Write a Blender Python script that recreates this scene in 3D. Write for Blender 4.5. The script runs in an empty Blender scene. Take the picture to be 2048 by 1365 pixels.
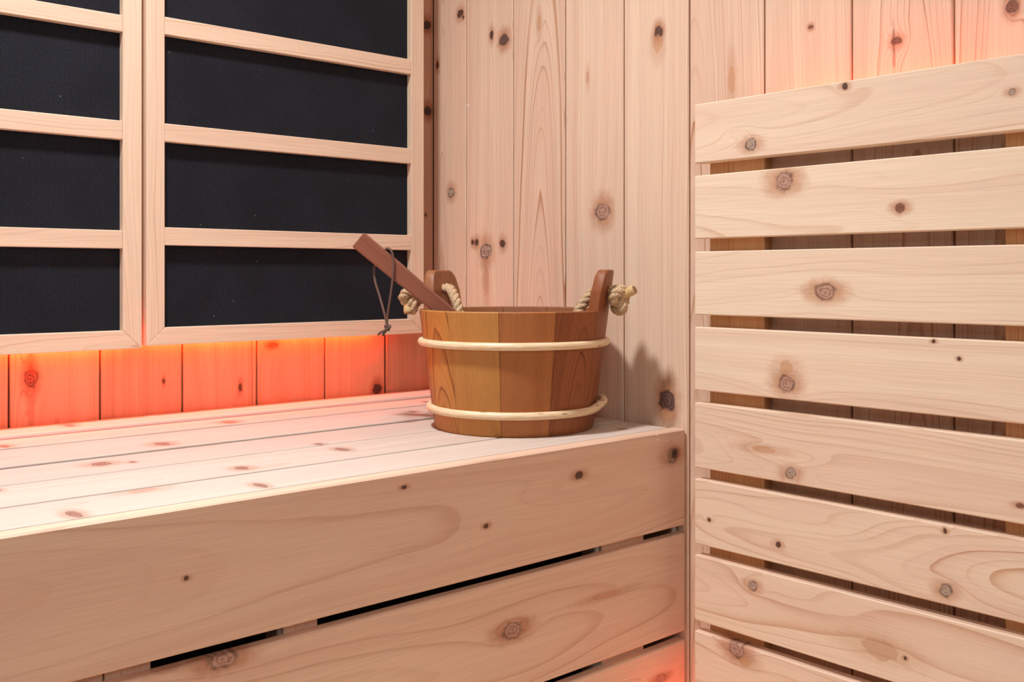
import bpy, bmesh, math, random
from mathutils import Vector, Matrix

# ------------------------------------------------------------------ camera, world, lights, exposure
sc = bpy.context.scene
COL = sc.collection
YAW = 0.7282
cam_data = bpy.data.cameras.new('camera')
cam = bpy.data.objects.new('camera', cam_data)
COL.objects.link(cam)
cam.location = (-1.1815, -1.5498, 0.2236)
cam.rotation_euler = (math.pi / 2, 0, -YAW)
cam_data.sensor_width = 36.0
cam_data.lens = 2038.6 / 2048 * 36.0
cam_data.shift_y = -(682.5 - 551.5) / 2048
cam_data.clip_start = 0.01
sc.camera = cam

world = bpy.data.worlds.new('world')
sc.world = world
world.use_nodes = True
bg = world.node_tree.nodes['Background']
bg.inputs['Color'].default_value = (0.95, 0.97, 1.0, 1)
bg.inputs['Strength'].default_value = 0.11


def area(name, loc, target, size, power, color, shape='RECTANGLE', size_y=None):
    l = bpy.data.lights.new(name, 'AREA')
    l.shape = shape
    l.size = size
    if size_y: l.size_y = size_y
    l.energy = power
    l.color = color
    o = bpy.data.objects.new(name, l)
    COL.objects.link(o)
    o.location = loc
    d = Vector(target) - Vector(loc)
    o.rotation_euler = d.to_track_quat('-Z', 'Y').to_euler()
    return o


# ceiling lamp of the cabin, an unseen fill light added in front, and a lower lamp
lamp = area('ceiling_lamp', (-0.92, -0.58, 1.52), (-0.78, -0.60, 0.0), 0.16, 16.0, (0.97, 0.98, 1.0), 'DISK')
lamp.data.spread = math.radians(125)      # a recessed downlight
area('front_fill_light', (-1.7, -2.4, 1.35), (-0.2, -0.6, 0.0), 1.1, 10.5, (0.97, 0.98, 1.0), 'RECTANGLE', 0.9)
area('low_room_lamp', (-1.6, -2.15, 0.75), (-0.3, -0.2, 0.1), 0.14, 2.0, (0.97, 0.98, 1.0), 'DISK')

vs = sc.view_settings
vs.view_transform = 'Standard'
vs.look = 'None'
vs.gamma = 1.0
vs.use_curve_mapping = False
vs.exposure = 0.04
try:
    sc.cycles.max_bounces = 10
    sc.cycles.diffuse_bounces = 7
except Exception:
    pass

# ------------------------------------------------------------------ measured boards (metres) and their knots
# every knot: (along the board, across it, half length, half width, look)
WALL_RIGHT = [
    (0.0, -0.0981, [(0.1827, -0.033, 0.0074, 0.0088, 's'), (-0.1461, -0.0062, 0.0084, 0.0105, 'g'), (0.0981, 0.035, 0.0076, 0.0046, 's'), (0.1746, -0.0418, 0.0028, 0.0029, 's')]),
    (-0.0981, -0.2275, [(0.1128, -0.041, 0.0097, 0.0119, 'm'), (0.1275, -0.0072, 0.008, 0.0055, 's'), (-0.258, 0.008, 0.0134, 0.0152, 'g'), (-0.3091, 0.008, 0.0269, 0.0083, 'h'), (-0.2409, 0.046, 0.0046, 0.0043, 's'), (-0.2412, 0.0346, 0.0063, 0.0057, 's'), (-0.2447, -0.037, 0.007, 0.008, 's'), (0.0102, 0.0589, 0.0027, 0.0043, 'w')]),
    (-0.2275, -0.3559, [(0.1269, -0.0018, 0.0135, 0.0049, 'o')]),
    (-0.3559, -0.4848, [(-0.2005, -0.0199, 0.0127, 0.0161, 'q'), (0.0174, 0.0131, 0.0096, 0.0033, 'h')]),
    (-0.4848, -0.6126, [(0.0642, -0.0064, 0.0082, 0.0077, 'm'), (0.0465, -0.0044, 0.0135, 0.0097, 'o'), (-0.4885, -0.0227, 0.0164, 0.0152, 'm'), (-0.5086, -0.0227, 0.0089, 0.0133, 'o')]),
    (-0.6126, -0.7412, [(-0.0268, -0.0107, 0.021, 0.0059, 'o')]),
    (-0.7412, -0.8717, [(0.0247, -0.0065, 0.0026, 0.0044, 'r')]),
    (-0.8717, -1.0025, [(-0.0141, 0.0052, 0.0049, 0.0077, 'r'), (-0.0092, 0.009, 0.0153, 0.0013, 'c'), (-0.0338, 0.0084, 0.0123, 0.0019, 'c')]),
    (-1.0025, -1.1315, [(0.0011, -0.002, 0.0073, 0.007, 'r')]),
    (-1.1315, -1.2605, []),
    (-1.2605, -1.3895, []),
    (-1.3895, -1.5185, []),
    (-1.5185, -1.6475, []),
    (-1.6475, -1.7765, []),
    (-1.7765, -1.9055, []),
    (-1.9055, -2.0345, []),
    (-2.0345, -2.1635, []),
    (-2.1635, -2.2925, []),
]
WALL_LEFT = [
    (0.0, -0.1109, [(0.1737, -0.0377, 0.0085, 0.0095, 'd'), (0.011, -0.04, 0.0085, 0.0095, 'd'), (-0.1864, -0.0353, 0.0028, 0.0024, 's')]),
    (-0.1109, -0.2381, [(-0.5079, -0.0466, 0.0091, 0.0099, 'd')]),
    (-0.2381, -0.3685, [(-0.4181, 0.0366, 0.0042, 0.0112, 'r')]),
    (-0.3685, -0.4972, [(-0.4853, -0.0337, 0.0074, 0.0036, 's')]),
    (-0.4972, -0.6254, [(-0.4665, -0.0328, 0.0039, 0.0024, 's')]),
    (-0.6254, -0.7526, [(-0.4488, 0.0346, 0.0136, 0.0095, 'b'), (-0.4904, 0.0346, 0.0287, 0.0041, 'h'), (-0.4165, 0.0346, 0.01, 0.0027, 'h')]),
    (-0.7526, -0.8816, []),
    (-0.8816, -1.0106, []),
    (-1.0106, -1.1396, []),
    (-1.1396, -1.2686, []),
    (-1.2686, -1.3976, []),
    (-1.3976, -1.5266, []),
    (-1.5266, -1.6556, []),
    (-1.6556, -1.7846, []),
    (-1.7846, -1.9136, []),
    (-1.9136, -2.0426, []),
]
SLATS = [
    (0.4641, 0.3812, [(-0.4549, -0.0236, 0.0087, 0.008, 'g'), (-0.3167, 0.0348, 0.0041, 0.0043, 's'), (-0.1166, 0.0011, 0.0042, 0.0038, 'g'), (-0.4758, -0.0053, 0.0073, 0.0047, 'e')]),
    (0.3638, 0.2752, [(-0.4039, 0.0272, 0.0134, 0.013, 'q'), (-0.2451, -0.0158, 0.0062, 0.0059, 'r'), (-0.2389, 0.0169, 0.0363, 0.0106, 'e')]),
    (0.2573, 0.1687, [(-0.3443, -0.0099, 0.0139, 0.0107, 'q')]),
    (0.1515, 0.0627, [(-0.4001, -0.0246, 0.0112, 0.011, 'q'), (-0.4008, -0.0026, 0.0104, 0.0104, 'o'), (-0.2044, 0.0406, 0.0024, 0.0023, 's'), (-0.1748, 0.0222, 0.0023, 0.0023, 's')]),
    (0.0452, -0.0459, [(-0.3941, -0.0317, 0.0074, 0.0078, 'g'), (-0.4368, -0.0061, 0.02, 0.0046, 'o'), (-0.3986, -0.0116, 0.0294, 0.0091, 'e'), (-0.1082, -0.0255, 0.0042, 0.0027, 'r')]),
    (-0.0619, -0.1532, [(-0.5242, -0.0079, 0.0026, 0.0028, 's'), (-0.4122, -0.0205, 0.0038, 0.0039, 's'), (-0.1909, 0.0392, 0.0023, 0.0034, 's'), (-0.1903, -0.0288, 0.0075, 0.0074, 'g'), (-0.3801, 0.0147, 0.0498, 0.0154, 'e')]),
    (-0.169, -0.2608, [(-0.4525, 0.0242, 0.0071, 0.0067, 'g'), (-0.2389, -0.0128, 0.0019, 0.0024, 's'), (-0.4023, 0.0239, 0.051, 0.0169, 'e'), (-0.2704, -0.0114, 0.0253, 0.012, 'h')]),
    (-0.2755, -0.3645, [(-0.479, 0.0379, 0.013, 0.0122, 'q'), (-0.4645, 0.0238, 0.0112, 0.0067, 'o')]),
]
FASCIA = [
    (0, -0.1403, [(0.8441, 0.0356, 0.0124, 0.0108, 'g'), (0.8486, 0.0366, 0.0056, 0.0065, 'd'), (0.6525, 0.0311, 0.0075, 0.0053, 's'), (0.4924, -0.0097, 0.004, 0.003, 's'), (0.1144, 0.0021, 0.0025, 0.0024, 's'), (0.3709, 0.0543, 0.0035, 0.0023, 's'), (0.6358, 0.0177, 0.0375, 0.0117, 'e'), (0.8088, 0.0674, 0.0022, 0.0014, 'w'), (0.812, 0.0607, 0.0022, 0.0021, 'w')]),
    (-0.152, -0.295, [(0.5353, 0.0072, 0.0159, 0.0099, 'q'), (0.1515, 0.0676, 0.016, 0.0089, 'q'), (0.7073, 0.016, 0.03, 0.0041, 'o'), (0.098, 0.0715, 0.0149, 0.0038, 'h')]),
    (-0.307, -0.447, [(0.8186, 0.0274, 0.011, 0.0057, 'q')]),
]
SEAT = [
    (0, -0.0765, [(0.1952, 0.0026, 0.0064, 0.0144, 't')]),
    (-0.0765, -0.152, [(0.0821, -0.0185, 0.0058, 0.0122, 't'), (0.3982, -0.0102, 0.0095, 0.0142, 't'), (0.7676, -0.0115, 0.0052, 0.011, 't')]),
    (-0.152, -0.2815, [(0.2478, -0.0275, 0.0088, 0.0152, 't'), (0.6821, 0.0112, 0.0067, 0.0097, 't')]),
    (-0.2815, -0.383, [(0.1365, 0.0063, 0.0106, 0.0128, 't'), (0.1694, -0.0057, 0.0036, 0.0065, 't'), (0.4039, -0.0405, 0.0049, 0.0069, 't')]),
    (-0.383, -0.491, [(0.2521, -0.0216, 0.0074, 0.0112, 't'), (0.4075, 0.009, 0.0067, 0.0128, 't'), (0.0042, 0.0332, 0.0039, 0.0079, 't')]),
    (-0.491, -0.5865, [(0.0297, -0.0254, 0.0056, 0.0163, 't'), (0.2228, -0.0227, 0.0048, 0.014, 't'), (0.119, 0.0358, 0.0156, 0.0097, 'h'), (0.8076, -0.011, 0.0044, 0.0065, 't')]),
]

# ------------------------------------------------------------------ object helpers
def put(o, parent=None):
    COL.objects.link(o)
    if parent is not None:
        o.parent = parent
    return o


def thing(name, label, cat, loc=(0, 0, 0), rotz=0.0):
    o = bpy.data.objects.new(name, None)
    o.empty_display_size = 0.05
    COL.objects.link(o)
    o.location = loc
    o.rotation_euler = (0, 0, rotz)
    o['label'] = label
    o['category'] = cat
    return o


def struct(name, label=None):
    o = bpy.data.objects.new(name, None)
    COL.objects.link(o)
    o['kind'] = 'structure'
    if label: o['label'] = label
    return o


def mesh_obj(name, bm, mat, parent=None, smooth=False):
    bmesh.ops.recalc_face_normals(bm, faces=bm.faces[:])
    me = bpy.data.meshes.new(name)
    bm.to_mesh(me)
    bm.free()
    if smooth:
        for p in me.polygons: p.use_smooth = True
        if smooth == 'angle': me.set_sharp_from_angle(angle=math.radians(32))
    if mat: me.materials.append(mat)
    return put(bpy.data.objects.new(name, me), parent)


# local frames of a board: x along it, y across it, z out of its face
FR = {
    'wall_right': Matrix(((0, 0, -1), (0, 1, 0), (1, 0, 0))),
    'wall_left': Matrix(((0, -1, 0), (0, 0, -1), (1, 0, 0))),
    'slat': Matrix(((0, 0, -1), (-1, 0, 0), (0, 1, 0))),
    'fascia': Matrix(((1, 0, 0), (0, 0, -1), (0, 1, 0))),
    'seat': Matrix(((1, 0, 0), (0, 1, 0), (0, 0, 1))),
}


def board(name, parent, frame, centre, L, Wd, T, mat, bev=0.0015, seg=1, poly=None):
    """A sawn board with eased edges; centre is the middle of its front face."""
    bm = bmesh.new()
    if poly is None:
        poly = [(-L / 2, -Wd / 2), (L / 2, -Wd / 2), (L / 2, Wd / 2), (-L / 2, Wd / 2)]
    a = [bm.verts.new((x, y, -T)) for x, y in poly]
    b = [bm.verts.new((x, y, 0)) for x, y in poly]
    n = len(poly)
    bm.faces.new(b)
    bm.faces.new(a[::-1])
    for i in range(n):
        j = (i + 1) % n
        bm.faces.new((a[i], a[j], b[j], b[i]))
    if bev > 0:
        front = [e for e in bm.edges if all(v.co.z > -1e-6 for v in e.verts)]
        up = [e for e in bm.edges if abs(e.verts[0].co.z - e.verts[1].co.z) > 1e-6]
        bmesh.ops.bevel(bm, geom=front + (up if seg == 1 else up), offset=bev, segments=seg, profile=0.5, affect='EDGES')
    o = mesh_obj(name, bm, mat, parent)
    M = FR[frame].to_4x4()
    M.translation = Vector(centre) - (Vector(parent.location) if parent is not None else Vector((0, 0, 0)))
    o.matrix_local = M
    return o


def catmull(pts, n=8, closed=False):
    P = [Vector(p) for p in pts]
    out = []
    m = len(P)
    rng = range(m if closed else m - 1)
    for i in rng:
        if closed:
            p0, p1, p2, p3 = P[(i - 1) % m], P[i], P[(i + 1) % m], P[(i + 2) % m]
        else:
            p0, p1, p2, p3 = P[max(i - 1, 0)], P[i], P[i + 1], P[min(i + 2, m - 1)]
        for k in range(n):
            t = k / n
            out.append(0.5 * ((2 * p1) + (p2 - p0) * t + (2 * p0 - 5 * p1 + 4 * p2 - p3) * t * t + (3 * p1 - p0 - 3 * p2 + p3) * t ** 3))
    if not closed: out.append(P[-1].copy())
    return out


def frames(pts):
    T = []
    for i in range(len(pts)):
        a = pts[max(i - 1, 0)]; b = pts[min(i + 1, len(pts) - 1)]
        T.append((b - a).normalized())
    n = T[0].orthogonal().normalized()
    out = []
    for i, t in enumerate(T):
        n = (n - t * n.dot(t))
        if n.length < 1e-6: n = t.orthogonal()
        n.normalize()
        out.append((t, n.copy(), t.cross(n)))
    return out


def tube(bm, pts, r, seg=8, cap=True):
    pts = [Vector(p) for p in pts]
    fr = frames(pts)
    rr = r if isinstance(r, (list, tuple)) else [r] * len(pts)
    rings = []
    for p, (t, n, b), q in zip(pts, fr, rr):
        rings.append([bm.verts.new(p + n * (q * math.cos(2 * math.pi * k / seg)) + b * (q * math.sin(2 * math.pi * k / seg))) for k in range(seg)])
    for i in range(len(rings) - 1):
        for k in range(seg):
            l = (k + 1) % seg
            bm.faces.new((rings[i][k], rings[i][l], rings[i + 1][l], rings[i + 1][k]))
    if cap:
        bm.faces.new(rings[0][::-1]); bm.faces.new(rings[-1])


def rope(bm, pts, R, pitch=0.03, strands=3, seg=7, step=0.0022):
    """Three twisted strands along a path."""
    pts = [Vector(p) for p in pts]
    # resample evenly
    d = [0]
    for i in range(1, len(pts)): d.append(d[-1] + (pts[i] - pts[i - 1]).length)
    n = max(4, int(d[-1] / step))
    rs = []; j = 0
    for k in range(n + 1):
        s = d[-1] * k / n
        while j < len(d) - 2 and d[j + 1] < s: j += 1
        u = (s - d[j]) / max(d[j + 1] - d[j], 1e-9)
        rs.append(pts[j].lerp(pts[j + 1], u))
    fr = frames(rs)
    for q in range(strands):
        sp = []
        for k, (p, (t, nn, b)) in enumerate(zip(rs, fr)):
            a = 2 * math.pi * (d[-1] * k / n / pitch + q / strands)
            sp.append(p + nn * (0.5 * R * math.cos(a)) + b * (0.5 * R * math.sin(a)))
        tube(bm, sp, R * 0.56, seg)


# ------------------------------------------------------------------ materials
def N(t, kind, **k):
    n = t.nodes.new(kind)
    for a, v in k.items(): setattr(n, a, v)
    return n


class G:
    """Small helper for wiring shader maths."""
    def __init__(s, tree): s.t = tree

    def link(s, a, b): s.t.links.new(a, b)

    def m(s, op, a, b=None, c=None, clamp=False):
        n = N(s.t, 'ShaderNodeMath', operation=op, use_clamp=clamp)
        for i, v in enumerate((a, b, c)):
            if v is None: continue
            if isinstance(v, (int, float)): n.inputs[i].default_value = v
            else: s.link(v, n.inputs[i])
        return n.outputs[0]

    def v(s, op, a, b=None):
        n = N(s.t, 'ShaderNodeVectorMath', operation=op)
        for i, v in enumerate((a, b)):
            if v is None: continue
            if isinstance(v, (tuple, list)): n.inputs[i].default_value = v
            elif isinstance(v, (int, float)): n.inputs[i].default_value = (v, v, v)
            else: s.link(v, n.inputs[i])
        return n.outputs['Value'] if op == 'LENGTH' else n.outputs[0]

    def noise(s, vec, scale=1.0, detail=2.0, rough=0.5, dim='3D', w=None):
        n = N(s.t, 'ShaderNodeTexNoise', noise_dimensions=dim)
        if vec is not None: s.link(vec, n.inputs['Vector'])
        if w is not None: s.link(w, n.inputs['W'])
        n.inputs['Scale'].default_value = scale
        n.inputs['Detail'].default_value = detail
        n.inputs['Roughness'].default_value = rough
        return n.outputs['Fac'], n.outputs['Color']

    def ss(s, x, a, b, lo=0.0, hi=1.0):
        n = N(s.t, 'ShaderNodeMapRange', interpolation_type='SMOOTHSTEP')
        s.link(x, n.inputs['Value'])
        n.inputs['From Min'].default_value = a; n.inputs['From Max'].default_value = b
        n.inputs['To Min'].default_value = lo; n.inputs['To Max'].default_value = hi
        return n.outputs['Result']

    def mix(s, f, a, b, blend='MIX'):
        n = N(s.t, 'ShaderNodeMix', data_type='RGBA', blend_type=blend)
        for sock, v in ((n.inputs[0], f), (n.inputs[6], a), (n.inputs[7], b)):
            if isinstance(v, (int, float)): sock.default_value = v
            elif isinstance(v, (tuple, list)): sock.default_value = (*v[:3], 1)
            else: s.link(v, sock)
        return n.outputs[2]


def make_groups():
    # --- one knot
    g = bpy.data.node_groups.new('knot_mark', 'ShaderNodeTree')
    I = g.interface
    I.new_socket('P', in_out='INPUT', socket_type='NodeSocketVector')
    I.new_socket('Centre', in_out='INPUT', socket_type='NodeSocketVector')
    I.new_socket('Inv', in_out='INPUT', socket_type='NodeSocketVector')
    I.new_socket('Amp', in_out='INPUT', socket_type='NodeSocketFloat')
    for o in ('Bump', 'Core', 'Rim', 'Halo', 'Inner'):
        I.new_socket(o, in_out='OUTPUT', socket_type='NodeSocketFloat')
    h = G(g)
    gi = N(g, 'NodeGroupInput'); go = N(g, 'NodeGroupOutput')
    d = h.v('SUBTRACT', gi.outputs['P'], gi.outputs['Centre'])
    q = h.v('MULTIPLY', d, gi.outputs['Inv'])
    wn = h.v('ADD', h.v('MULTIPLY', gi.outputs['P'], 90.0), h.v('MULTIPLY', gi.outputs['Centre'], 700.0))
    _, nc = h.noise(wn, 1.0, 2.0)
    wob = h.v('MULTIPLY', h.v('SUBTRACT', nc, 0.5), (0.8, 0.8, 0.0))
    r = h.v('LENGTH', h.v('ADD', q, wob))
    rb = h.v('LENGTH', h.v('MULTIPLY', q, (0.30, 0.52, 0.0)))
    den = h.m('ADD', 1.0, h.m('MULTIPLY', rb, rb))
    h.link(h.m('DIVIDE', gi.outputs['Amp'], h.m('MULTIPLY', den, den)), go.inputs['Bump'])
    h.link(h.ss(r, 0.82, 1.08, 1, 0), go.inputs['Core'])
    sw = N(g, 'ShaderNodeSeparateColor'); h.link(nc, sw.inputs[0])
    h.link(h.m('MULTIPLY', h.ss(h.m('ABSOLUTE', h.m('SUBTRACT', r, 0.96)), 0.02, 0.26, 1, 0), h.ss(sw.outputs[2], 0.38, 0.62, 0.15, 1.0)), go.inputs['Rim'])
    rh = h.v('LENGTH', h.v('ADD', h.v('MULTIPLY', q, (0.62, 0.95, 0.0)), wob))
    h.link(h.ss(rh, 0.7, 2.1, 1, 0), go.inputs['Halo'])
    fn, _ = h.noise(h.v('ADD', h.v('MULTIPLY', q, (2.2, 2.2, 0.0)), h.v('MULTIPLY', gi.outputs['Centre'], 300.0)), 1.0, 4.0, 0.65)
    sn2 = h.m('MULTIPLY_ADD', h.m('SINE', h.m('MULTIPLY', r, 17.0)), 0.14, 0.0)
    h.link(h.ss(h.m('ADD', fn, sn2), 0.33, 0.67), go.inputs['Inner'])

    # --- growth rings
    g = bpy.data.node_groups.new('cedar_grain', 'ShaderNodeTree')
    I = g.interface
    I.new_socket('P', in_out='INPUT', socket_type='NodeSocketVector')
    for nme in ('Seed', 'Bump', 'Freq', 'PithY', 'PithZ', 'Slope', 'Warp', 'Tone', 'Line'):
        I.new_socket(nme, in_out='INPUT', socket_type='NodeSocketFloat')
    for nme in ('ColA', 'ColB', 'LineCol'):
        I.new_socket(nme, in_out='INPUT', socket_type='NodeSocketColor')
    I.new_socket('Color', in_out='OUTPUT', socket_type='NodeSocketColor')
    I.new_socket('Height', in_out='OUTPUT', socket_type='NodeSocketFloat')
    h = G(g)
    gi = N(g, 'NodeGroupInput'); go = N(g, 'NodeGroupOutput')
    P = gi.outputs['P']
    sv = N(g, 'ShaderNodeCombineXYZ')
    for i, k in enumerate((7.31, 3.17, 1.73)):
        h.link(h.m('MULTIPLY', gi.outputs['Seed'], k), sv.inputs[i])
    off = sv.outputs[0]
    n1, n1c = h.noise(h.v('ADD', h.v('MULTIPLY', P, (2.2, 7.0, 7.0)), off), 1.0, 1.5)
    n2, _ = h.noise(h.v('ADD', h.v('MULTIPLY', P, (7.0, 40.0, 40.0)), off), 1.0, 2.0)
    sp = N(g, 'ShaderNodeSeparateXYZ'); h.link(P, sp.inputs[0])
    sn = N(g, 'ShaderNodeSeparateXYZ'); h.link(n1c, sn.inputs[0])
    wy = h.m('MULTIPLY', h.m('SUBTRACT', sn.outputs[0], 0.5), gi.outputs['Warp'])
    wz = h.m('MULTIPLY', h.m('SUBTRACT', sn.outputs[1], 0.5), gi.outputs['Warp'])
    yy = h.m('ADD', h.m('SUBTRACT', sp.outputs[1], gi.outputs['PithY']), wy)
    zz = h.m('ADD', h.m('ADD', h.m('ADD', gi.outputs['PithZ'], sp.outputs[2]), h.m('MULTIPLY', sp.outputs[0], gi.outputs['Slope'])), wz)
    rad = h.m('SQRT', h.m('ADD', h.m('MULTIPLY', yy, yy), h.m('MULTIPLY', zz, zz)))
    hh = h.m('ADD', h.m('ADD', rad, gi.outputs['Bump']), h.m('MULTIPLY', h.m('SUBTRACT', n2, 0.5), 0.0016))
    rg = h.m('MULTIPLY', hh, gi.outputs['Freq'])
    nw, _ = h.noise(None, 1.0, 1.0, 0.5, '1D', h.m('ADD', h.m('MULTIPLY', rg, 0.45), gi.outputs['Seed']))
    rg = h.m('MULTIPLY_ADD', nw, 2.0, rg)
    fr = h.m('FRACT', rg)
    fl = h.m('ADD', h.m('FLOOR', rg), gi.outputs['Seed'])
    wn = N(g, 'ShaderNodeTexWhiteNoise', noise_dimensions='1D'); h.link(fl, wn.inputs['W'])
    amp = h.m('MULTIPLY_ADD', h.m('POWER', wn.outputs['Value'], 1.6), 0.85, 0.15)
    up = h.m('ADD', h.m('MULTIPLY', h.m('POWER', h.ss(fr, 0.62, 0.93), 1.6), 0.85), h.m('MULTIPLY', h.ss(fr, 0.1, 0.93), 0.15))
    dn = h.ss(fr, 0.955, 1.0, 1, 0)
    line = h.m('MULTIPLY', h.m('MULTIPLY', up, dn), amp)
    patch, _ = h.noise(h.v('ADD', h.v('MULTIPLY', P, (3.0, 14.0, 14.0)), h.v('MULTIPLY', off, 1.7)), 1.0, 1.0)
    line = h.m('MULTIPLY', line, h.ss(patch, 0.25, 0.65, 0.45, 1.1))
    line = h.m('MULTIPLY', line, gi.outputs['Line'], None, True)
    tn, _ = h.noise(h.v('ADD', h.v('MULTIPLY', P, (0.9, 16.0, 16.0)), h.v('MULTIPLY', off, 2.3)), 1.0, 2.0)
    tr, _ = h.noise(None, 1.0, 1.0, 0.5, '1D', h.m('ADD', h.m('MULTIPLY', hh, 55.0), gi.outputs['Seed']))
    t = h.m('ADD', gi.outputs['Tone'], h.m('MULTIPLY', h.m('SUBTRACT', h.m('ADD', tn, tr), 1.0), 0.9), None, True)
    base = h.mix(t, gi.outputs['ColA'], gi.outputs['ColB'])
    fb, _ = h.noise(h.v('ADD', h.v('MULTIPLY', P, (9.0, 700.0, 700.0)), off), 1.0, 2.0)
    fm = h.ss(fb, 0.2, 0.8, 0.93, 1.06)
    cv = N(g, 'ShaderNodeCombineColor'); [h.link(fm, cv.inputs[i]) for i in range(3)]
    base = h.mix(1.0, base, cv.outputs[0], 'MULTIPLY')
    col = h.mix(line, base, h.mix(1.0, base, gi.outputs['LineCol'], 'MULTIPLY'))
    h.link(col, go.inputs['Color'])
    h.link(h.m('ADD', h.m('MULTIPLY', line, -0.35), h.m('MULTIPLY', fb, 0.5)), go.inputs['Height'])


make_groups()

KNOT_LOOK = {  # core colours, strengths of core, rim, halo, bend of the grain
    'g': ((0.52, 0.40, 0.31), (0.27, 0.175, 0.13), 0.92, 0.95, 0.6, 0.009),
    'q': ((0.52, 0.32, 0.245), (0.30, 0.155, 0.11), 0.85, 0.8, 0.75, 0.013),
    'r': ((0.28, 0.11, 0.065), (0.11, 0.04, 0.025), 0.9, 0.7, 0.75, 0.009),
    'd': ((0.085, 0.04, 0.03), (0.03, 0.014, 0.01), 1.0, 1.0, 0.9, 0.007),
    's': ((0.12, 0.052, 0.035), (0.06, 0.026, 0.018), 0.95, 0.5, 0.65, 0.005),
    'o': ((0.60, 0.31, 0.155), (0.54, 0.265, 0.13), 0.6, 0.0, 0.35, 0.004),
    'h': ((0.50, 0.25, 0.15), (0.46, 0.23, 0.14), 0.5, 0.0, 0.3, 0.005),
    'c': ((0.25, 0.11, 0.07), (0.15, 0.06, 0.04), 0.5, 0.2, 0.2, 0.002),
    'e': ((0.7, 0.5, 0.36), (0.7, 0.5, 0.36), 0.0, 0.0, 0.0, 0.014),
    'b': ((0.34, 0.12, 0.07), (0.09, 0.03, 0.02), 0.85, 1.3, 0.8, 0.012),
    'm': ((0.17, 0.095, 0.08), (0.075, 0.04, 0.033), 0.95, 0.9, 0.8, 0.007),
    't': ((0.36, 0.19, 0.14), (0.21, 0.095, 0.07), 0.85, 0.3, 0.5, 0.004),
    'w': ((0.85, 0.74, 0.62), (0.8, 0.7, 0.6), 0.9, 0.0, 0.0, 0.0),
}
CREAM = (0.82, 0.625, 0.46)
PINK = (0.72, 0.475, 0.345)
LINE = (0.62, 0.40, 0.27)


def cedar(name, seed, knots=(), freq=260.0, pith=(0.0, 0.05), slope=0.02, warp=0.03, tone=0.4, line=0.8,
          ca=CREAM, cb=PINK, lc=LINE, rough=0.55, swizzle=None, coat=0.0, bump=0.25):
    m = bpy.data.materials.new(name)
    m.use_nodes = True
    t = m.node_tree
    t.nodes.clear()
    h = G(t)
    out = N(t, 'ShaderNodeOutputMaterial'); bs = N(t, 'ShaderNodeBsdfPrincipled')
    h.link(bs.outputs[0], out.inputs[0])
    P = N(t, 'ShaderNodeTexCoord').outputs['Object']
    if swizzle:
        s = N(t, 'ShaderNodeSeparateXYZ'); h.link(P, s.inputs[0])
        c = N(t, 'ShaderNodeCombineXYZ')
        for i, k in enumerate(swizzle): h.link(s.outputs[k], c.inputs[i])
        P = c.outputs[0]
    gr = N(t, 'ShaderNodeGroup'); gr.node_tree = bpy.data.node_groups['cedar_grain']
    h.link(P, gr.inputs['P'])
    for k, v in (('Seed', seed), ('Freq', freq), ('PithY', pith[0]), ('PithZ', pith[1]), ('Slope', slope), ('Warp', warp), ('Tone', tone), ('Line', line)):
        gr.inputs[k].default_value = v
    for k, v in (('ColA', ca), ('ColB', cb), ('LineCol', lc)):
        gr.inputs[k].default_value = (*v, 1)
    col = gr.outputs['Color']
    bsum = None
    ks = []
    for (kx, ky, ra, rb, look) in knots:
        n = N(t, 'ShaderNodeGroup'); n.node_tree = bpy.data.node_groups['knot_mark']
        L = KNOT_LOOK[look]
        h.link(P, n.inputs['P'])
        n.inputs['Centre'].default_value = (kx, ky, 0)
        n.inputs['Inv'].default_value = (1 / max(ra, 1e-4), 1 / max(rb, 1e-4), 0)
        n.inputs['Amp'].default_value = L[5]
        ks.append((n, L))
        bsum = n.outputs['Bump'] if bsum is None else h.m('ADD', bsum, n.outputs['Bump'])
    if bsum is not None: h.link(bsum, gr.inputs['Bump'])
    for n, L in ks:
        if L[4] > 0:
            col = h.mix(h.m('MULTIPLY', n.outputs['Halo'], L[4]), col, h.mix(1.0, col, (0.62, 0.38, 0.26), 'MULTIPLY'))
        if L[2] > 0:
            col = h.mix(h.m('MULTIPLY', n.outputs['Core'], L[2]), col, h.mix(n.outputs['Inner'], L[0], L[1]))
        if L[3] > 0:
            col = h.mix(h.m('MULTIPLY', n.outputs['Rim'], L[3] * 0.8), col, (0.10, 0.05, 0.035))
    h.link(col, bs.inputs['Base Color'])
    bs.inputs['Roughness'].default_value = rough
    bs.inputs['Specular IOR Level'].default_value = 0.35
    if coat: bs.inputs['Coat Weight'].default_value = coat; bs.inputs['Coat Roughness'].default_value = 0.35
    b = N(t, 'ShaderNodeBump')
    b.inputs['Strength'].default_value = bump
    b.inputs['Distance'].default_value = 0.0004
    h.link(gr.outputs['Height'], b.inputs['Height'])
    h.link(b.outputs[0], bs.inputs['Normal'])
    return m


def plain(name, color, rough=0.6, emit=None, strength=0.0):
    m = bpy.data.materials.new(name)
    m.use_nodes = True
    bs = m.node_tree.nodes['Principled BSDF']
    bs.inputs['Base Color'].default_value = (*color, 1)
    bs.inputs['Roughness'].default_value = rough
    if emit:
        bs.inputs['Emission Color'].default_value = (*emit, 1)
        bs.inputs['Emission Strength'].default_value = strength
    return m


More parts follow.
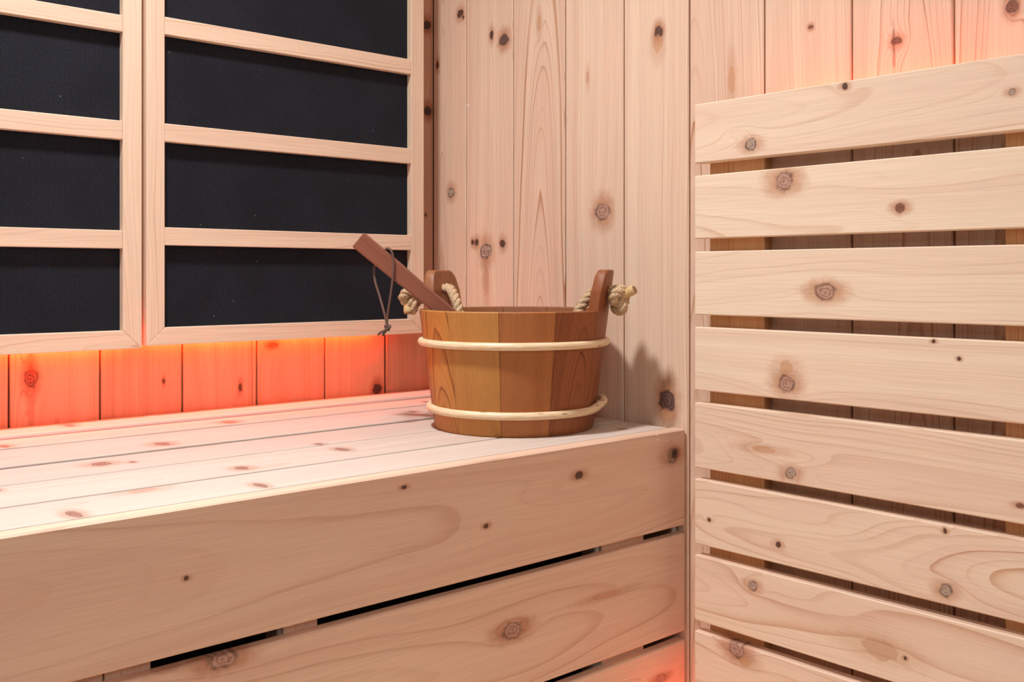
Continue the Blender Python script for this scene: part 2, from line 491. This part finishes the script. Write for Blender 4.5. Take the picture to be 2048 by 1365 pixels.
def cloth_material():
    m = bpy.data.materials.new('woven_cloth')
    m.use_nodes = True
    t = m.node_tree
    h = G(t)
    bs = t.nodes['Principled BSDF']
    P = N(t, 'ShaderNodeTexCoord').outputs['Object']
    w1 = N(t, 'ShaderNodeTexWave', wave_type='BANDS', bands_direction='X')
    w2 = N(t, 'ShaderNodeTexWave', wave_type='BANDS', bands_direction='Y')
    for w, s in ((w1, 150.0), (w2, 130.0)):
        h.link(P, w.inputs['Vector'])
        w.inputs['Scale'].default_value = s
        w.inputs['Distortion'].default_value = 1.2
        w.inputs['Detail'].default_value = 1.0
        w.inputs['Detail Scale'].default_value = 2.0
    thr = h.m('MULTIPLY', h.m('POWER', w1.outputs['Fac'], 1.5), h.m('MULTIPLY_ADD', w2.outputs['Fac'], 0.6, 0.4))
    nf, _ = h.noise(h.v('MULTIPLY', P, (400.0, 400.0, 400.0)), 1.0, 2.0)
    big, _ = h.noise(h.v('MULTIPLY', P, (9.0, 9.0, 9.0)), 1.0, 2.0)
    f = h.m('MULTIPLY', thr, h.m('MULTIPLY', h.ss(nf, 0.25, 0.75, 0.4, 1.2), h.ss(big, 0.3, 0.7, 0.6, 1.1)), None, True)
    col = h.mix(f, (0.0045, 0.0046, 0.0068), (0.036, 0.040, 0.062))
    vor = N(t, 'ShaderNodeTexVoronoi', feature='F1')
    h.link(P, vor.inputs['Vector']); vor.inputs['Scale'].default_value = 28.0
    col = h.mix(h.m('MULTIPLY', h.ss(vor.outputs['Distance'], 0.02, 0.035, 1, 0), 0.5), col, (0.25, 0.25, 0.27))
    h.link(col, bs.inputs['Base Color'])
    bs.inputs['Roughness'].default_value = 0.75
    bs.inputs['Specular IOR Level'].default_value = 0.15
    bs.inputs['Sheen Weight'].default_value = 0.06
    b = N(t, 'ShaderNodeBump'); b.inputs['Strength'].default_value = 0.5; b.inputs['Distance'].default_value = 0.0006
    h.link(thr, b.inputs['Height']); h.link(b.outputs[0], bs.inputs['Normal'])
    return m


def rope_material():
    m = bpy.data.materials.new('sisal')
    m.use_nodes = True
    t = m.node_tree
    h = G(t)
    bs = t.nodes['Principled BSDF']
    P = N(t, 'ShaderNodeTexCoord').outputs['Object']
    n, _ = h.noise(h.v('MULTIPLY', P, (900.0, 900.0, 300.0)), 1.0, 3.0)
    col = h.mix(h.ss(n, 0.3, 0.7), (0.34, 0.20, 0.10), (0.74, 0.54, 0.33))
    h.link(col, bs.inputs['Base Color'])
    bs.inputs['Roughness'].default_value = 0.85
    b = N(t, 'ShaderNodeBump'); b.inputs['Strength'].default_value = 0.7; b.inputs['Distance'].default_value = 0.0008
    h.link(n, b.inputs['Height']); h.link(b.outputs[0], bs.inputs['Normal'])
    return m


def rattan_material():
    m = bpy.data.materials.new('peeled_rattan')
    m.use_nodes = True
    t = m.node_tree
    h = G(t)
    bs = t.nodes['Principled BSDF']
    P = N(t, 'ShaderNodeTexCoord').outputs['Object']
    n, _ = h.noise(h.v('MULTIPLY', P, (40.0, 40.0, 400.0)), 1.0, 2.0)
    col = h.mix(h.ss(n, 0.3, 0.7), (0.74, 0.52, 0.30), (0.84, 0.66, 0.44))
    v = N(t, 'ShaderNodeTexVoronoi', feature='F1'); h.link(h.v('MULTIPLY', P, (18.0, 18.0, 110.0)), v.inputs['Vector'])
    v.inputs['Scale'].default_value = 1.0
    col = h.mix(h.ss(v.outputs['Distance'], 0.06, 0.13, 0.8, 0), col, (0.22, 0.12, 0.06))
    h.link(col, bs.inputs['Base Color'])
    bs.inputs['Roughness'].default_value = 0.45
    return m


rnd = random.Random(11)
SUB = plain('dark_backing', (0.11, 0.05, 0.03), 0.9)
CLOTH = cloth_material()
ROPE = rope_material()
RATTAN = rattan_material()
LED = plain('warm_red_led', (0.3, 0.05, 0.02), 0.5, (1.0, 0.072, 0.010), 125.0)
LED_DIM = plain('warm_red_led_dim', (0.3, 0.05, 0.02), 0.5, (1.0, 0.080, 0.013), 30.0)
LED_CASE = plain('led_case', (0.6, 0.6, 0.6), 0.5)
LEATHER = plain('brown_leather', (0.13, 0.065, 0.05), 0.6)

# ------------------------------------------------------------------ room shell
ZB, ZT = -0.45, 1.5
ZR = 1.55
ZC = (ZB + ZT) / 2


def slab(name, parent, lo, hi, mat):
    bm = bmesh.new()
    bmesh.ops.create_cube(bm, size=1.0)
    for v in bm.verts:
        v.co = Vector([lo[i] + (v.co[i] + 0.5) * (hi[i] - lo[i]) for i in range(3)])
    return mesh_obj(name, bm, mat, parent)


wall_left = struct('wall_left', 'knotty vertical cedar boards behind the heater panels')
wall_right = struct('wall_right', 'pale knotty vertical cedar boards behind the bucket and backrest')
slab('backing', wall_left, (-2.05, 0.0075, ZB - 0.02), (0.0, 0.03, ZR), SUB)
slab('backing', wall_right, (0.0075, -2.3, ZB - 0.02), (0.03, 0.03, ZR), SUB)
# per board: tone, pith offset, pith depth, slope, ring frequency, line strength
WR = [(0.55, 0.02, 0.04, 0.03, 330, 0.8), (0.42, 0.11, 0.02, 0.02, 330, 0.55), (0.62, -0.006, 0.055, 0.055, 330, 0.9),
      (0.35, 0.09, 0.04, 0.02, 360, 0.55), (0.30, -0.10, 0.03, 0.01, 360, 0.65), (0.55, 0.05, 0.05, 0.04, 250, 0.8),
      (0.45, 0.10, 0.03, 0.01, 330, 0.55), (0.50, -0.02, 0.05, 0.03, 300, 0.7), (0.58, 0.0, 0.05, 0.03, 240, 0.8)]
for i, (y0, y1, kn) in enumerate(WALL_RIGHT):
    tone, py, pz, sl, fq, ln = WR[i] if i < len(WR) else (0.3 + 0.3 * rnd.random(), rnd.uniform(-.1, .1), 0.04, 0.03, 320, 0.7)
    mat = cedar('cedar_wall_right', 20 + i * 1.37, kn, fq, (py, pz), sl, 0.020, tone, ln * 1.3)
    board('plank', wall_right, 'wall_right', (0, (y0 + y1) / 2 + (0.0010 if i == 0 else 0), ZC), 2 * (ZR - ZC), (y0 - y1) - (0.0012 if i == 0 else 0.0026), 0.007, mat, 0.0014)
WL = [(0.75, 0.09, 0.04, 0.02, 330, 0.8), (0.55, -0.03, 0.05, 0.03, 300, 0.8), (0.62, 0.02, 0.06, 0.03, 300, 0.7), (0.35, 0.05, 0.05, 0.03, 290, 0.8),
      (0.66, 0.09, 0.03, 0.01, 330, 0.7), (0.35, 0.0, 0.05, 0.02, 220, 0.6), (0.6, 0.05, 0.04, 0.02, 300, 0.8)]
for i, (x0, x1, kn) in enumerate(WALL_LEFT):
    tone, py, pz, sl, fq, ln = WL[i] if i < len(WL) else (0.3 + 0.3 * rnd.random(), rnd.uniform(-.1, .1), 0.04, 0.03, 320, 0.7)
    mat = cedar('cedar_wall_left', 60 + i * 1.71, kn, fq, (py, pz), sl, 0.020, tone, ln, *(((0.60, 0.36, 0.24), (0.50, 0.27, 0.17)) if i == 0 else ((0.70, 0.44, 0.29), (0.60, 0.33, 0.20))))  # darker than the right wall; heater shade is put into the corner board's colour
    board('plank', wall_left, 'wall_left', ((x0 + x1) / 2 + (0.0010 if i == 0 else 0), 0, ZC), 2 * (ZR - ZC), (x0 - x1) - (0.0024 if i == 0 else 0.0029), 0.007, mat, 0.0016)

floor = slab('floor', None, (-2.05, -2.9, ZB - 0.04), (0.03, 0.03, ZB), cedar('cedar_floor', 5.0, (), 200, (0.0, 0.05), 0.02, 0.03, 0.3, 0.6))
floor['kind'] = 'structure'
ceiling = slab('ceiling', None, (-2.05, -2.3, ZR), (0.03, 0.03, ZR + 0.03), cedar('cedar_ceiling', 6.0, (), 200, (0.0, 0.05), 0.02, 0.03, 0.4, 0.7))
ceiling['kind'] = 'structure'

# ------------------------------------------------------------------ bench
XL, XR = -1.75, -0.003
XM = (XL + XR) / 2
YF = -0.6084
bench = thing('sauna_bench', 'pale cedar sauna bench with slatted seat and wide horizontal front boards', 'bench', (XM, -0.30, ZB))
SP = [(0.45, 0.03, 0.05), (0.55, 0.05, 0.05), (0.35, 0.0, 0.05), (0.5, 0.04, 0.05), (0.25, -0.03, 0.05), (0.2, 0.02, 0.05)]
for i, (y0, y1, kn) in enumerate(SEAT):
    tone, py, pz = SP[i]
    mat = cedar('cedar_seat', 100 + i * 2.13, kn, 300, (py, pz), 0.03, 0.025, tone, 0.4, (0.63, 0.545, 0.465), (0.57, 0.435, 0.375))
    z = (0.0085, 0.0032, 0.0022, 0.0004, 0.0003, 0.0)[i]
    xr = (-0.004, -0.004, -0.012, -0.006, -0.012, -0.014)[i]
    board('seat_board', bench, 'seat', (XM - (XR - xr) / 2, (y0 + y1) / 2, z), XR - XL - (XR - xr), (y0 - y1) - (0.0056 if i not in (1, 4) else 0.0042), 0.026, mat, 0.004 if i == 0 else 0.0014, 2)
FP = [(0.66, 0.01, 0.09, 0.030, 150, 0.55), (0.58, -0.005, 0.08, 0.035, 150, 0.5), (0.62, 0.02, 0.07, 0.03, 180, 0.5)]
for i, (z1, z0, kn) in enumerate(FASCIA):
    tone, py, pz, sl, fq, ln = FP[i]
    mat = cedar('cedar_front', 130 + i * 3.3, kn, fq, (py, pz), sl, 0.035, tone, ln)
    board('front_board', bench, 'fascia', (XM, YF, (z0 + z1) / 2), XR - XL, z1 - z0, 0.0205 if i == 0 else 0.0145, mat, 0.0020)
post_mat = cedar('cedar_post', 150.0, (), 330, (0.08, 0.04), 0.01, 0.02, 0.6, 0.7)
for x0, x1 in ((-0.1648, -0.0781), (-0.6495, -0.6086), (-0.8345, -0.7910), (-0.8798, -0.8362), (-1.40, -1.36), (-1.70, -1.66)):
    board('post', bench, 'wall_left', ((x0 + x1) / 2, YF + 0.0148, (ZB - 0.141) / 2), -0.141 - ZB, x1 - x0, 0.038, post_mat, 0.001)
bench_shade = plain('bench_shadow_board', (0.03, 0.018, 0.014), 0.9)
board('shade_panel', bench, 'fascia', (XM, YF + 0.12, (ZB - 0.03) / 2), XR - XL - 0.04, -0.03 - ZB, 0.012, bench_shade, 0)  # near-black sheet added behind the gaps in place of the bench's shade

# ------------------------------------------------------------------ backrest of spaced slats on the right wall
YL, YR = -0.6505, -1.75
backrest = thing('slatted_backrest', 'pale knotty cedar backrest of spaced horizontal slats on the right wall', 'backrest', (-0.018, -1.2, -0.37))
SLP = [(0.40, 0.02, 0.075, 0.050, 200, 0.6), (0.12, -0.045, 0.075, 0.035, 150, 0.36), (0.15, 0.050, 0.080, 0.030, 140, 0.36), (0.20, -0.060, 0.070, 0.025, 140, 0.34),
       (0.38, -0.02, 0.060, 0.035, 230, 0.65), (0.42, 0.0, 0.060, -0.05, 230, 0.75), (0.40, 0.01, 0.065, 0.035, 170, 0.6), (0.42, 0.0, 0.06, 0.03, 170, 0.6)]
SLCA = (0.87, 0.70, 0.52)
SLCB = (0.78, 0.555, 0.42)
for i, (z1, z0, kn) in enumerate(SLATS):
    tone, py, pz, sl, fq, ln = SLP[i]
    mat = cedar('cedar_slat', 170 + i * 4.7, kn, fq, (py, pz), sl, 0.030, tone, ln * 1.25, SLCA, SLCB, (0.68, 0.45, 0.33))
    board('slat', backrest, 'slat', (-0.036, (YL + YR) / 2, (z0 + z1) / 2), YL - YR, z1 - z0, 0.0178, mat, 0.0014)
bat_mat = cedar('cedar_batten', 220.0, (), 330, (0.09, 0.04), 0.01, 0.02, 0.5, 0.8, (0.62, 0.36, 0.17), (0.52, 0.27, 0.12))  # orange bounce light between the slats is put into the batten colour
for y0, y1 in ((-0.7535, -0.6635), (-1.158, -1.0688), (-1.60, -1.51)):
    board('batten', backrest, 'wall_right', (-0.0180, (y0 + y1) / 2, 0.045), 0.82, y1 - y0, 0.0172, bat_mat, 0.001)
led_blocker = slab('light_blocker', backrest, (-0.0178 + 0.018, YR + 1.2, 0.400 + 0.37), (-0.0012 + 0.018, -0.764 + 1.2, 0.434 + 0.37), bat_mat)  # unseen ledge added to block the strip's downward light
slab('light_strip', backrest, (-0.0165 + 0.018, YR + 1.2, 0.4345 + 0.37), (-0.0060 + 0.018, -0.775 + 1.2, 0.4375 + 0.37), LED_DIM)
slab('light_strip', backrest, (-0.0140 + 0.018, -0.700 + 1.2, -0.032), (-0.0060 + 0.018, -0.655 + 1.2, -0.026), LED_DIM)

# ------------------------------------------------------------------ infrared heater panels on the left wall
YH = -0.06


def heater(label, xl, xr, rails, bottom, seed):
    """xl, xr: outer edges; rails: (top, bottom) of each cross rail; bottom: (inner, outer) edge of the bottom rail."""
    t = thing('heater_panel', label, 'heater', ((xl + xr) / 2, YH / 2, bottom[1]))
    w = 0.0280
    top = 0.99
    def mk(k, tone, ln=0.55): return cedar('cedar_heater_frame', seed + k, (), 330, (rnd.uniform(-.03, .03), 0.04), rnd.uniform(-.05, .05), 0.03, tone, ln)
    zc = (top + bottom[1]) / 2
    L = top - bottom[1]
    wb = bottom[0] - bottom[1]
    # stiles, mitred at both ends (local y points to -x)
    for k, (side, xc) in enumerate(((1, xl + w / 2), (-1, xr - w / 2))):
        o = side * w / 2   # outer edge in local y
        poly = [(-L / 2, o), (L / 2, o), (L / 2 - wb, -o), (-L / 2 + wb, -o)]
        if side > 0: poly = poly[::-1]
        board('stile', t, 'wall_left', (xc, YH, zc), L, w, 0.040, mk(k, 0.30), 0.0009, 1, poly)
    Wd = xr - xl
    for k, (z1, z0, s) in enumerate(((bottom[0], bottom[1], 1), (top, top - wb, -1))):
        hgt = z1 - z0
        poly = [(-Wd / 2, -s * hgt / 2), (Wd / 2, -s * hgt / 2), (Wd / 2 - w, s * hgt / 2), (-Wd / 2 + w, s * hgt / 2)]
        if s < 0: poly = poly[::-1]
        board('rail', t, 'fascia', ((xl + xr) / 2, YH, (z0 + z1) / 2), Wd, hgt, 0.040, mk(4 + k, 0.42), 0.0009, 1, poly)
    for k, (z1, z0) in enumerate(rails):
        board('rail', t, 'fascia', ((xl + xr) / 2, YH + 0.0006, (z0 + z1) / 2), Wd - 2 * w - 0.0004, z1 - z0, 0.0118, mk(7 + k, 0.38), 0.0009)
    board('heating_cloth', t, 'fascia', ((xl + xr) / 2, YH + 0.0130, zc), Wd - 2 * w - 0.0002, L - 2 * wb - 0.0002, 0.006, CLOTH, 0)
    slab('leak_blocker', t, (xl + 0.010 - (xl + xr) / 2, 0.0102, 0.028), (xr - 0.006 - (xl + xr) / 2, 0.0290, L - 0.02), SUB)  # unseen box added to stop the strip's light leaking upwards
    slab('light_strip', t, (xl + 0.015 - (xl + xr) / 2, 0.0195, 0.012), (xr - (0.075 if xr > -0.3 else 0.0) - (xl + xr) / 2, 0.0245, 0.0175), LED)
    return t


heater('left-hand framed heater panel of dark cloth, cut off by the picture edge', -1.118, -0.5864,
       [(0.6045, 0.5800), (0.4500, 0.4226), (0.2897, 0.2630), (0.765, 0.738)], (0.1430, 0.1160), 300.0)
heater('right-hand framed heater panel of dark cloth, nearest the wall corner', -0.5796, -0.0674,
       [(0.6130, 0.5862), (0.4525, 0.4252), (0.2963, 0.2693), (0.775, 0.748)], (0.1455, 0.1190), 330.0)

# ------------------------------------------------------------------ wooden bucket (local frame: -y faces the camera)
BC = (-0.1684, -0.418, 0.0005)
bucket = thing('wooden_bucket', 'round brown staved wooden bucket with two pale rattan hoops and rope handle', 'bucket', BC, -YAW)
H_RIM, H_EAR = 0.173, 0.2315
NST = 11
SEAM = math.radians(-8.6)


def Ro(z): return 0.1180 + 0.0228 * z / H_RIM


WT = 0.0155


def stave(name, a0, a1, mat, ear=False):
    bm = bmesh.new()
    n = 16 if ear else 5
    gap = 0.0022
    a0 += gap; a1 -= gap
    zs_low = [0.0, 0.003, 0.09, H_RIM - 0.002, H_RIM]
    cols_o, cols_i = [], []
    for k in range(n + 1):
        u = k / n
        a = a0 + (a1 - a0) * u
        zt = H_RIM
        if ear:
            e = min(u, 1 - u)
            zt = H_EAR - 0.030 * (1 - math.sqrt(max(0.0, 1 - max(0.0, 1 - e / 0.24) ** 2)))
        zl = [0.0, 0.003, 0.09, H_RIM * 0.97] + ([0.185, 0.2, zt - 0.0015, zt] if ear else [H_RIM - 0.001, H_RIM])
        # the ear narrows a little upwards
        co, ci = [], []
        for j, z in enumerate(zl):
            aa = a
            if ear and z > H_RIM:
                c = (a0 + a1) / 2
                aa = c + (a - c) * (1 - 0.16 * (z - H_RIM) / (H_EAR - H_RIM))
            last = (j == len(zl) - 1); first = (j == 0)
            ins = 0.0012 if (last or first) else 0.0
            ro = Ro(z) - ins
            ri = Ro(z) - WT + (ins if last else 0)
            co.append(bm.verts.new((ro * math.sin(aa), -ro * math.cos(aa), z)))
            ci.append(bm.verts.new((ri * math.sin(aa), -ri * math.cos(aa), z)))
        cols_o.append(co); cols_i.append(ci)
    m = len(cols_o[0])
    for k in range(n):
        for j in range(m - 1):
            bm.faces.new((cols_o[k][j], cols_o[k + 1][j], cols_o[k + 1][j + 1], cols_o[k][j + 1]))
            bm.faces.new((cols_i[k][j], cols_i[k][j + 1], cols_i[k + 1][j + 1], cols_i[k + 1][j]))
        bm.faces.new((cols_o[k][-1], cols_o[k + 1][-1], cols_i[k + 1][-1], cols_i[k][-1]))
        bm.faces.new((cols_o[k][0], cols_i[k][0], cols_i[k + 1][0], cols_o[k + 1][0]))
    for k in (0, n):
        for j in range(m - 1):
            bm.faces.new((cols_o[k][j], cols_o[k][j + 1], cols_i[k][j + 1], cols_i[k][j]))
    # own frame: turn the stave so that it stands on the local -y axis
    ac = (a0 + a1) / 2
    bmesh.ops.rotate(bm, verts=bm.verts[:], cent=(0, 0, 0), matrix=Matrix.Rotation(-ac, 3, 'Z'))
    bmesh.ops.translate(bm, verts=bm.verts[:], vec=(0, 0.13, 0))
    o = mesh_obj(name, bm, mat, bucket, 'angle')
    M = Matrix.Rotation(ac, 4, 'Z') @ Matrix.Translation((0, -0.13, 0))
    o.matrix_local = M
    return o


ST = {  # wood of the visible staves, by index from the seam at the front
    -2: ((0.570, 0.258, 0.0598), (0.423, 0.156, 0.0350), 230, (0.012, 0.030), 0.26, 1.8),  # light strip's glow is put into this stave's orange colour
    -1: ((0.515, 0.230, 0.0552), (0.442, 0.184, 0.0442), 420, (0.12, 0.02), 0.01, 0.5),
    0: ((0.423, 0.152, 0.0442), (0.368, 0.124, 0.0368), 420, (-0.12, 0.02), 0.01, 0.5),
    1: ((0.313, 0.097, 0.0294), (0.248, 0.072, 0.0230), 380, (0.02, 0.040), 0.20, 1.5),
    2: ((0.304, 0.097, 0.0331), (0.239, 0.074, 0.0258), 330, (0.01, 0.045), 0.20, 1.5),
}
step = 2 * math.pi / NST
for k in range(NST):
    i = k if k <= 5 else k - NST
    a0 = SEAM + i * step
    a1 = a0 + step
    ear = i in (2, -4)
    if ear:
        # the two raised staves stand opposite each other
        pass
    ca, cb, fq, pith, sl, ln = ST.get(i, ((0.34, 0.135, 0.055), (0.27, 0.10, 0.045), 330, (rnd.uniform(-.05, .05), 0.05), 0.05, 0.6))
    mat = cedar('bucket_wood', 400 + i * 2.9, (), fq, pith, sl, 0.02, 0.4, ln, ca, cb, (0.43, 0.28, 0.20), 0.5, (2, 0, 1), 0.0)
    stave('raised_stave' if ear else 'stave', a0, a1, mat, ear)
bm = bmesh.new()
bmesh.ops.create_cone(bm, cap_ends=True, segments=40, radius1=0.1035, radius2=0.1040, depth=0.012)
bmesh.ops.translate(bm, verts=bm.verts[:], vec=(0, 0, 0.018))
mesh_obj('bottom', bm, cedar('bucket_bottom', 450.0, (), 330, (0.06, 0.05), 0.02, 0.02, 0.4, 0.6, (0.34, 0.135, 0.055), (0.27, 0.10, 0.045), (0.6, 0.45, 0.36)), bucket)


def hoop(z, r, a_start, sweep, lift):
    bm = bmesh.new()
    pts = []; rad = []
    n = 150
    for k in range(n + 1):
        u = k / n
        a = a_start + sweep * u
        over = max(0.0, (sweep * u - 2 * math.pi) / max(sweep - 2 * math.pi, 1e-6)) if sweep > 2 * math.pi else 0.0
        s = min(1.0, over * 2.2)
        s = s * s * (3 - 2 * s)
        zz = z + lift * s
        R = Ro(zz) + r * 0.50 + 0.0075 * s
        pts.append((R * math.sin(a), -R * math.cos(a), zz))
        rad.append(r * (0.75 if k in (0, n) else 1.0))
    tube(bm, pts, rad, 10)
    return mesh_obj('hoop', bm, RATTAN, bucket, True)


hoop(0.1262, 0.0056, math.radians(-150), math.radians(370), 0.006)
hoop(0.0300, 0.0057, math.radians(-300), math.radians(402), 0.0085)

# rope handle, hanging inside, knotted outside both raised staves
A_R = SEAM + 2.5 * step
A_L = SEAM - 3.5 * step
HZ = 0.203


def cyl(a, r, z): return Vector((r * math.sin(a), -r * math.cos(a), z))


RR = 0.0078
ri = Ro(HZ) - WT
inside = [cyl(A_L, Ro(HZ) + 0.004, HZ - 0.001), cyl(A_L, ri - 0.006, HZ), cyl(A_L + 0.12, ri - 0.024, HZ - 0.006), cyl(A_L + 0.25, ri - 0.040, HZ - 0.030), cyl(A_L + 0.35, ri - 0.055, HZ - 0.075),
          Vector((0.0, 0.055, 0.085)), cyl(A_R - 0.25, ri - 0.045, HZ - 0.075), cyl(A_R - 0.12, ri - 0.026, HZ - 0.030), cyl(A_R - 0.03, ri - 0.012, HZ - 0.007), cyl(A_R, ri - 0.002, HZ), cyl(A_R, Ro(HZ) + 0.004, HZ - 0.001)]
bm = bmesh.new()
rope(bm, catmull(inside, 10), RR, 0.030)
handle = mesh_obj('rope_handle', bm, ROPE, bucket, True)


def overhand(c, out, up, s):
    """Centre line of a pulled-tight overhand knot."""
    side = out.cross(up)
    pts = []
    for k in range(60):
        t = 2 * math.pi * k / 60
        x = math.sin(t) + 2 * math.sin(2 * t)
        y = math.cos(t) - 2 * math.cos(2 * t)
        z = -math.sin(3 * t)
        pts.append(c + side * (x * s) + up * (y * s) + out * (z * s * 1.1))
    return pts


TAPE = plain('whipped_rope_end', (0.62, 0.42, 0.19), 0.6)
END = plain('cut_rope_end', (0.30, 0.16, 0.09), 0.9)
for a, tail_dir, tail_off in ((A_R, Vector((0.74, -0.50, 0.45)), Vector((0.004, -0.008, 0.004))), (A_L, Vector((0.10, -0.20, -0.97)), Vector((-0.007, -0.006, -0.001)))):
    out = Vector((math.sin(a), -math.cos(a), 0.0))
    up = Vector((0, 0, 1))
    c = cyl(a, Ro(HZ) + 0.0140, HZ - 0.013) if a > 0 else Vector((-0.1565, 0.050, 0.1875))
    bm = bmesh.new()
    kp = overhand(c, out, up, 0.0057)
    rope(bm, kp + [kp[0], kp[1]], RR * 1.05, 0.026)
    mesh_obj('knot', bm, ROPE, handle, True)
    td = tail_dir.normalized()
    p0 = c + tail_off
    bm = bmesh.new()
    n = 6
    pts = [p0 + td * (0.0215 * k / n) for k in range(n + 1)]
    tube(bm, pts, [0.0060, 0.0066, 0.0068, 0.0066, 0.0070, 0.0072, 0.0066], 14)
    e = mesh_obj('rope_end', bm, TAPE, handle, True)
    bm = bmesh.new()
    tube(bm, [p0 + td * 0.0211, p0 + td * 0.0221], [0.0058, 0.0050], 12)
    mesh_obj('rope_end', bm, END, handle)

# ------------------------------------------------------------------ ladle leaning over the rim
ladle = thing('wooden_ladle', 'dark brown flat-handled wooden ladle with leather loop leaning out of the bucket', 'ladle', BC, -YAW)


def scr(px, py, Y):
    """A point beside the bucket, in the bucket's own frame."""
    f = 1.531 + Y
    return Vector(((px - 1024) / 2038.6 * f - 0.003, Y, 0.2236 - (py - 551.5) * f / 2038.6))


LW = cedar('ladle_wood', 501.0, (), 520, (0.02, 0.03), 0.02, 0.02, 0.5, 0.5, (0.27, 0.092, 0.048), (0.20, 0.062, 0.033), (0.6, 0.5, 0.45), 0.5, None, 0.0)
YLD = -0.018
top_c = Vector((-0.2290, YLD, 0.2760))
dirn = Vector((math.cos(math.radians(-39.6)), 0.0, math.sin(math.radians(-39.6))))
Lh = 0.352
bm = bmesh.new()
wv, tv = 0.0136, 0.0065
secs = [(0.0, 1.0), (0.07, 0.97), (0.125, 0.84), (0.16, 0.82), (Lh * 0.75, 0.82), (Lh, 0.8)]
rings = []
for s, k in secs:
    rings.append([bm.verts.new((s, y * wv * k, z * tv)) for y, z in ((-1, -1), (1, -1), (1, 1), (-1, 1))])
for i in range(len(rings) - 1):
    for k in range(4):
        l = (k + 1) % 4
        bm.faces.new((rings[i][k], rings[i][l], rings[i + 1][l], rings[i + 1][k]))
bm.faces.new(rings[0][::-1]); bm.faces.new(rings[-1])
bmesh.ops.recalc_face_normals(bm, faces=bm.faces[:])
long_e = [e for e in bm.edges if e.calc_face_angle(0) > 1.0]
bmesh.ops.bevel(bm, geom=long_e, offset=0.0022, segments=2, profile=0.5, affect='EDGES')
hd = mesh_obj('handle', bm, LW, ladle)
xa = dirn
za = Vector((0, -1, 0))
ya = za.cross(xa)
M = Matrix((xa, ya, za)).transposed().to_4x4()
M.translation = top_c
hd.matrix_local = M
# bowl: a small turned cup at the lower end
bc = top_c + dirn * (Lh + 0.004)
bm = bmesh.new()
prof = [(0.0, 0.0), (0.024, 0.0), (0.029, 0.004), (0.031, 0.030), (0.0275, 0.030), (0.0255, 0.006), (0.0, 0.005)]
seg = 24
rows = []
for r, z in prof:
    rows.append([bm.verts.new((r * math.cos(2 * math.pi * k / seg), r * math.sin(2 * math.pi * k / seg), z)) for k in range(seg)] if r > 0 else [bm.verts.new((0, 0, z))])
for i in range(len(rows) - 1):
    A, B = rows[i], rows[i + 1]
    for k in range(seg):
        l = (k + 1) % seg
        if len(A) == 1: bm.faces.new((A[0], B[k], B[l]))
        elif len(B) == 1: bm.faces.new((A[k], A[l], B[0]))
        else: bm.faces.new((A[k], A[l], B[l], B[k]))
bw = mesh_obj('bowl', bm, LW, ladle, 'angle')
bw.location = (bc.x + 0.022, YLD, 0.0245)
# leather loop through the handle
YFn = YLD - 0.0095
front = [scr(771, 508, YLD), scr(775, 499, YLD - 0.004), scr(783, 501, YFn), scr(788, 515, YFn), scr(789, 540, YFn - 0.001), scr(786, 570, YFn - 0.002), scr(781, 605, YFn - 0.002), scr(777, 632, YFn), scr(776, 651, YFn)]
back = [scr(760, 520, YLD + 0.006), scr(752, 532, YLD + 0.009), scr(750, 546, YLD + 0.008), scr(753, 566, YLD + 0.004), scr(761, 592, YLD), scr(769, 620, YFn + 0.003), scr(774, 640, YFn + 0.001), scr(775.5, 651, YFn)]
bm = bmesh.new()
tube(bm, catmull(front, 6), 0.0018, 7)
tube(bm, catmull(back, 6), 0.0018, 7)
cord = mesh_obj('cord_loop', bm, LEATHER, ladle, True)
bm = bmesh.new()
kc = scr(777.5, 655, YFn)
rope_pts = overhand(kc, Vector((0, -1, 0)), Vector((0, 0, 1)), 0.00125)
tube(bm, rope_pts + [rope_pts[0]], 0.0021, 7)
mesh_obj('knot', bm, LEATHER, cord, True)
bm = bmesh.new()
tube(bm, catmull([scr(776, 657, YFn), scr(770, 662, YFn - 0.001), scr(764, 665, YFn), scr(758, 670, YFn)], 4), 0.0019, 7)
tube(bm, catmull([scr(777, 658, YFn), scr(773, 663, YFn + 0.003), scr(770, 667, YFn + 0.002), scr(768, 671, YFn + 0.003)], 4), 0.0019, 7)
mesh_obj('cord_end', bm, LEATHER, cord, True)
